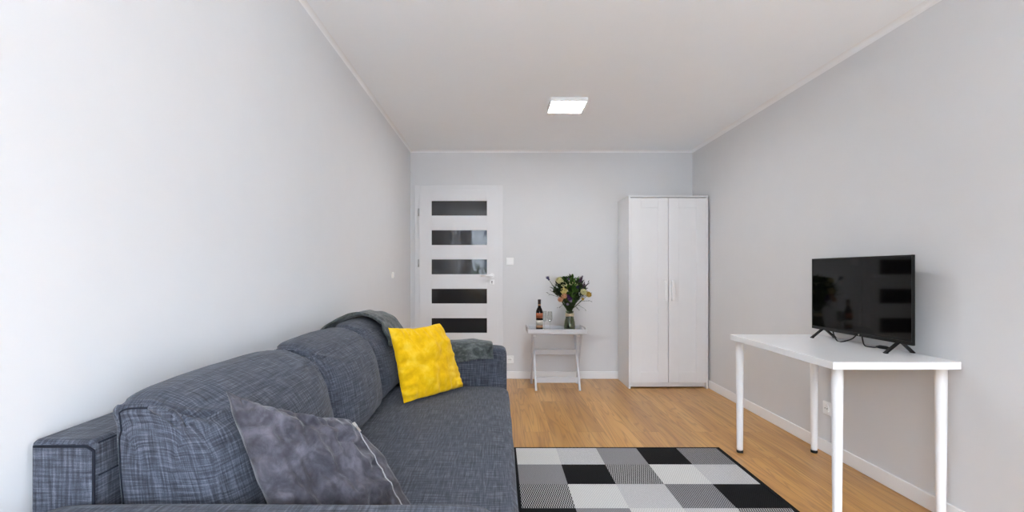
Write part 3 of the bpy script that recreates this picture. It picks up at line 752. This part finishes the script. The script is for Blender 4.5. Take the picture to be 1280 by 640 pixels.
# ------------------------------------------------------------------ throw pillows
def pillow_mesh(UL, UR, BR, BL, pf, pb, seed, n=72, pinch=(.04, .04, .04, .04), wr=.006, wf=5, curl=0, ew_=.006):
    UL, UR, BR, BL = map(V, (UL, UR, BR, BL)); bm = bmesh.new()
    nrm = ((UR - UL) + (BR - BL)).cross((BL - UL) + (BR - UR)).normalized()
    ctr_ = (UL + UR + BR + BL) / 4
    FS = 1 if nrm.dot(V((0, 0, 1.135)) - ctr_) > 0 else -1      # side of the front panel
    front = [[None] * (n + 1) for _ in range(n + 1)]; back = [[None] * (n + 1) for _ in range(n + 1)]
    def pos(u, v, sgn):
        p = UL.lerp(UR, u).lerp(BL.lerp(BR, u), v)
        su, sv = 2 * u - 1, 2 * v - 1
        edge = max(abs(su), abs(sv))
        pin = (1 - su * su) * (pinch[0] if sv < 0 else pinch[2]) * abs(sv) ** 3 + (1 - sv * sv) * (pinch[1] if su > 0 else pinch[3]) * abs(su) ** 3
        p = p.lerp(ctr_, pin)
        ex = .40
        h = ((1 - abs(su) ** 2.4) * (1 - abs(sv) ** 2.4)) ** ex
        q = V((u * wf + seed * 5.7, v * wf * 1.1, sgn * 2.0 + seed))
        wk = mnoise.noise(q) + .6 * mnoise.noise(q * 2.1) + .35 * mnoise.noise(q * 4.3)
        # sharp creases: folded noise
        q2 = V((u * wf * 1.3 + 9 * seed, v * wf * 1.0, 4.0 + sgn)); fold = .5 - math.exp(-(mnoise.noise(q2) / .30) ** 2)
        # gathers running in from the seams
        gu = mnoise.noise(V((u * 17 + seed, v * 2.2, 1.5))); gv = mnoise.noise(V((u * 2.2, v * 17 + seed, 7.5)))
        ga = gu * math.exp(-((1 - abs(sv)) / .34) ** 2) + gv * math.exp(-((1 - abs(su)) / .30) ** 2)
        d = sgn * (pf if sgn == FS else pb) * h + sgn * h ** .6 * wr * (1 if sgn == FS else .35) * (wk + 1.2 * ga + .45 * fold)
        p = p + nrm * d
        p += nrm * (.010 * math.sin(5.1 * u + seed) * math.sin(4.6 * v + seed * 2)) * (1 - h)
        ew = ew_ * mnoise.noise(V((u * 7, v * 7, seed * 3.3)))
        p += (UR - UL).normalized() * (ew * abs(su) ** 6) + (UL - BL).normalized() * (ew * abs(sv) ** 6)
        if curl:      # the right-hand seam rolls towards the front, the back panel swells past it
            p += nrm * (FS * curl * .5 * (u ** 8) * (1 - sv * sv))
            if sgn != FS: p += (UR - UL).normalized() * (curl * 1.7 * min(1, (1 - u) / .05) * math.exp(-((1 - u) / .22) ** 2) * (1 - sv ** 4))
        return p
    for i in range(n + 1):
        for j in range(n + 1):
            # denser sampling toward the seams
            u = .5 - .5 * math.cos(PI * i / n); v = .5 - .5 * math.cos(PI * j / n)
            front[i][j] = bm.verts.new(pos(u, v, 1))
            back[i][j] = front[i][j] if i in (0, n) or j in (0, n) else bm.verts.new(pos(u, v, -1))
    for G, flip in ((front, 0), (back, 1)):
        for i in range(n):
            for j in range(n):
                q = (G[i][j], G[i + 1][j], G[i + 1][j + 1], G[i][j + 1])
                try: bm.faces.new(q[::-1] if flip else q).smooth = True
                except ValueError: pass
    return bm, pos, nrm
UL, UR, BR, BL = (-.592, 1.045, .877), (-.372, 1.20, .764), (-.190, 1.125, .500), (-.415, 1.01, .500)
bm, pos, nrm = pillow_mesh(UL, UR, BR, BL, .058, .050, 1, pinch=(.10, 0, 0, -.08), wr=.026, curl=.045)
# make sure front is on the viewer's side
front_sgn = 1 if nrm.dot(V((0, 0, 1.135)) - (V(UL) + V(BR)) / 2) > 0 else -1
gp = thing('throw_pillow', (-.40, 1.09, SEAT), 'grey velvet throw pillow with a zip, leaning near the front armrest', 'pillow', 'throw pillows')
obj('cover', bm, M['greyvel'], gp)
zp = [pos(.985, t, front_sgn) + nrm * (front_sgn * .004) for t in [.05 + .9 * k / 40 for k in range(41)]]
zip_ = obj('zipper', T(zp, .0013, 6), M['zipm'], gp)
bm = bmesh.new(); p0 = zp[0]; d0 = (zp[2] - zp[0]).normalized(); nv = nrm * front_sgn
add_bar(bm, p0 - d0 * .004, p0 + d0 * .010, .007, .005, up=nv); add_bar(bm, p0 + d0 * .010 + nv * .003, p0 + d0 * .026 + nv * .004, .005, .002, up=nv)
obj('zip_pull', bm, M['chrome'], zip_)
UL, UR, BR, BL = (-.5475, 2.366, .860), (-.331, 2.66, .849), (-.197, 2.70, .490), (-.46, 2.36, .490)
bm, pos, nrm = pillow_mesh(UL, UR, BR, BL, .060, .016, 2, pinch=(.07, -.09, .02, .03), wr=.020, wf=2.2, ew_=.003)
yp = tag(obj('throw_pillow', bm, M['yelvel']), 'bright yellow velvet throw pillow at the far end of the sofa', 'pillow', 'throw pillows')

# ------------------------------------------------------------------ throw blanket over the far cushion and armrest
bm = bmesh.new()
def poly_at(pts, t):
    d = [0]
    for i in range(1, len(pts)): d.append(d[-1] + (V(pts[i]) - V(pts[i - 1])).length)
    s = t * d[-1]
    for i in range(1, len(pts)):
        if s <= d[i] + 1e-9: return V(pts[i - 1]).lerp(V(pts[i]), (s - d[i - 1]) / (d[i] - d[i - 1]))
    return V(pts[-1])
profA = smooth_path([(-.915, 0, .818), (-.875, 0, .826), (-.845, 0, .862), (-.77, 0, .902), (-.69, 0, .902), (-.612, 0, .866), (-.565, 0, .80), (-.542, 0, .755)], 6)
nearY = lambda t: 2.27 + .25 * min(1, t / .42) - .12 * max(0, (t - .50) / .50)
NA, MA = 44, 26
G = []
for i in range(NA + 1):
    row = []
    for j in range(MA + 1):
        t = i / NA; w = j / MA; p = poly_at(profA, t)
        y = nearY(t) + (2.824 - nearY(t)) * w
        q = V((t * 9, y * 9, 3)); k = mnoise.noise(q) * .007 + mnoise.noise(q * 2.5) * .003
        roll = .016 * math.exp(-(w / .06) ** 2)
        end = max(0, (w - .82) / .18) ** 2 if t > .15 else 0
        p = V((p.x + k + (.012 * w if p.x > -.7 else 0), y, p.z + k + roll - .022 * end + .006 * math.sin(w * 3)))
        row.append(bm.verts.new(p))
    G.append(row)
for i in range(NA):
    for j in range(MA): bm.faces.new((G[i][j], G[i + 1][j], G[i + 1][j + 1], G[i][j + 1])).smooth = True
profB = smooth_path([(0, 2.818, .52), (0, 2.816, .60), (0, 2.818, .66), (0, 2.830, .706), (0, 2.88, .716), (0, 2.94, .714), (0, 2.992, .698), (0, 3.010, .63), (0, 3.012, .56)], 6)
NB, MB = 40, 30; G = []
for i in range(NB + 1):
    row = []
    for j in range(MB + 1):
        w = j / MB; t0 = .075 + .16 * w; t = t0 + (1 - t0) * i / NB; p = poly_at(profB, t)
        x = -.48 + .44 * w
        q = V((x * 9, t * 8, 7)); k = mnoise.noise(q) * .008 + mnoise.noise(q * 2.6) * .004
        x2 = x + .012 * mnoise.noise(V((t * 6, 2, 2))) + (.012 if w > .9 else 0) * (1 - t)
        p = V((x2, p.y + (-k if t < .4 else k) * .5, p.z + k * (1 if .25 < t < .75 else .3) - .012 * max(0, (w - .8) / .2) ** 2))
        row.append(bm.verts.new(p))
    G.append(row)
for i in range(NB):
    for j in range(MB): bm.faces.new((G[i][j], G[i + 1][j], G[i + 1][j + 1], G[i][j + 1])).smooth = True
tb = obj('throw_blanket', bm, M['throw'])
md = tb.modifiers.new('thick', 'SOLIDIFY'); md.thickness = .014; md.offset = 0
md = tb.modifiers.new('sub', 'SUBSURF'); md.levels = 1; md.render_levels = 1
tag(tb, 'dark grey-green plush throw draped over the far sofa cushion and armrest', 'blanket')

# ------------------------------------------------------------------ outside the window (mirrored in the door panes)
gz = -6.0
o = struct('ground', B((-60, 60, -90, YR - .8, gz - .2, gz)), M['ground'], 'lawn and paving outside the window, near-white to bounce light indoors')
ab = thing('apartment_building', (-4, -42, gz), 'pale apartment block across the lawn, mirrored in the door glass', 'building')
bm = B((-26, 18, -50, -38, gz, gz + 17)); obj('facade', bm, M['facade'], ab)
for r in range(5):
    for k in range(13):
        x = -24.5 + k * 3.3; obj('window', B((x, x + 1.7, -38.04, -37.96, gz + 1.2 + r * 3.2, gz + 2.9 + r * 3.2)), M['facade_w'], ab)
tr = thing('tree', (-2.2, -14, gz), 'leafy green tree outside the window, mirrored in the door glass', 'tree')
bm = bmesh.new(); add_tube(bm, [(-2.2, -14, gz), (-2.1, -14, gz + 3), (-1.9, -14.1, gz + 6.2)], [.22, .17, .08], 10); add_tube(bm, [(-2.1, -14, gz + 3), (-3.0, -13.6, gz + 5.5)], [.1, .04], 8); obj('trunk', bm, M['bark'], tr)
bm = bmesh.new()
for k in range(700):
    th = random.uniform(0, 2 * PI); ph = math.acos(random.uniform(-1, 1)); r = random.uniform(.4, 1) ** .5
    p = V((-2.1 + 2.1 * r * math.sin(ph) * math.cos(th), -14 + 2 * r * math.sin(ph) * math.sin(th), gz + 6.0 + 1.9 * r * math.cos(ph)))
    leaf(bm, p, (random.uniform(-1, 1), random.uniform(-1, 1), random.uniform(-1, .4)), .34, .09)
o = obj('crown', bm, M['leaf_d'], tr); o['kind'] = 'stuff'

# ------------------------------------------------------------------ light, camera
w = bpy.data.worlds.new('overcast_sky'); S.world = w; w.use_nodes = True
bg = w.node_tree.nodes['Background']; bg.inputs[0].default_value = (.83, .93, 1.075, 1); bg.inputs[1].default_value = 18.5
for x0, x1, z0, z1 in ((WX0, WX1, WZ0, WZ1), (DX0, DX1, .03, WZ1)):
    la = bpy.data.lights.new('daylight_portal', 'AREA'); la.shape = 'RECTANGLE'; la.size = x1 - x0; la.size_y = z1 - z0
    la.cycles.is_portal = True
    lo = bpy.data.objects.new('daylight_portal', la); C.objects.link(lo); lo.location = ((x0 + x1) / 2, YR - .2, (z0 + z1) / 2); lo.rotation_euler = (PI / 2, 0, 0)

cam = bpy.data.cameras.new('camera'); co = bpy.data.objects.new('camera', cam); C.objects.link(co)
co.location = (0, 0, 1.135); co.rotation_euler = (PI / 2, 0, 0)
cam.sensor_width = 36; cam.lens = 600 / 1280 * 36; cam.clip_start = .02; cam.clip_end = 300
cam.shift_x = (640 - 623) / 1280; cam.shift_y = (340 - 320) / 1280
S.camera = co
S.view_settings.view_transform = 'Standard'; S.view_settings.look = 'None'; S.view_settings.gamma = 1
S.view_settings.use_curve_mapping = False; S.view_settings.exposure = 0.50
S.cycles.use_denoising = True
S.cycles.max_bounces = 14; S.cycles.diffuse_bounces = 10; S.cycles.transparent_max_bounces = 24
S.cycles.sample_clamp_indirect = 8
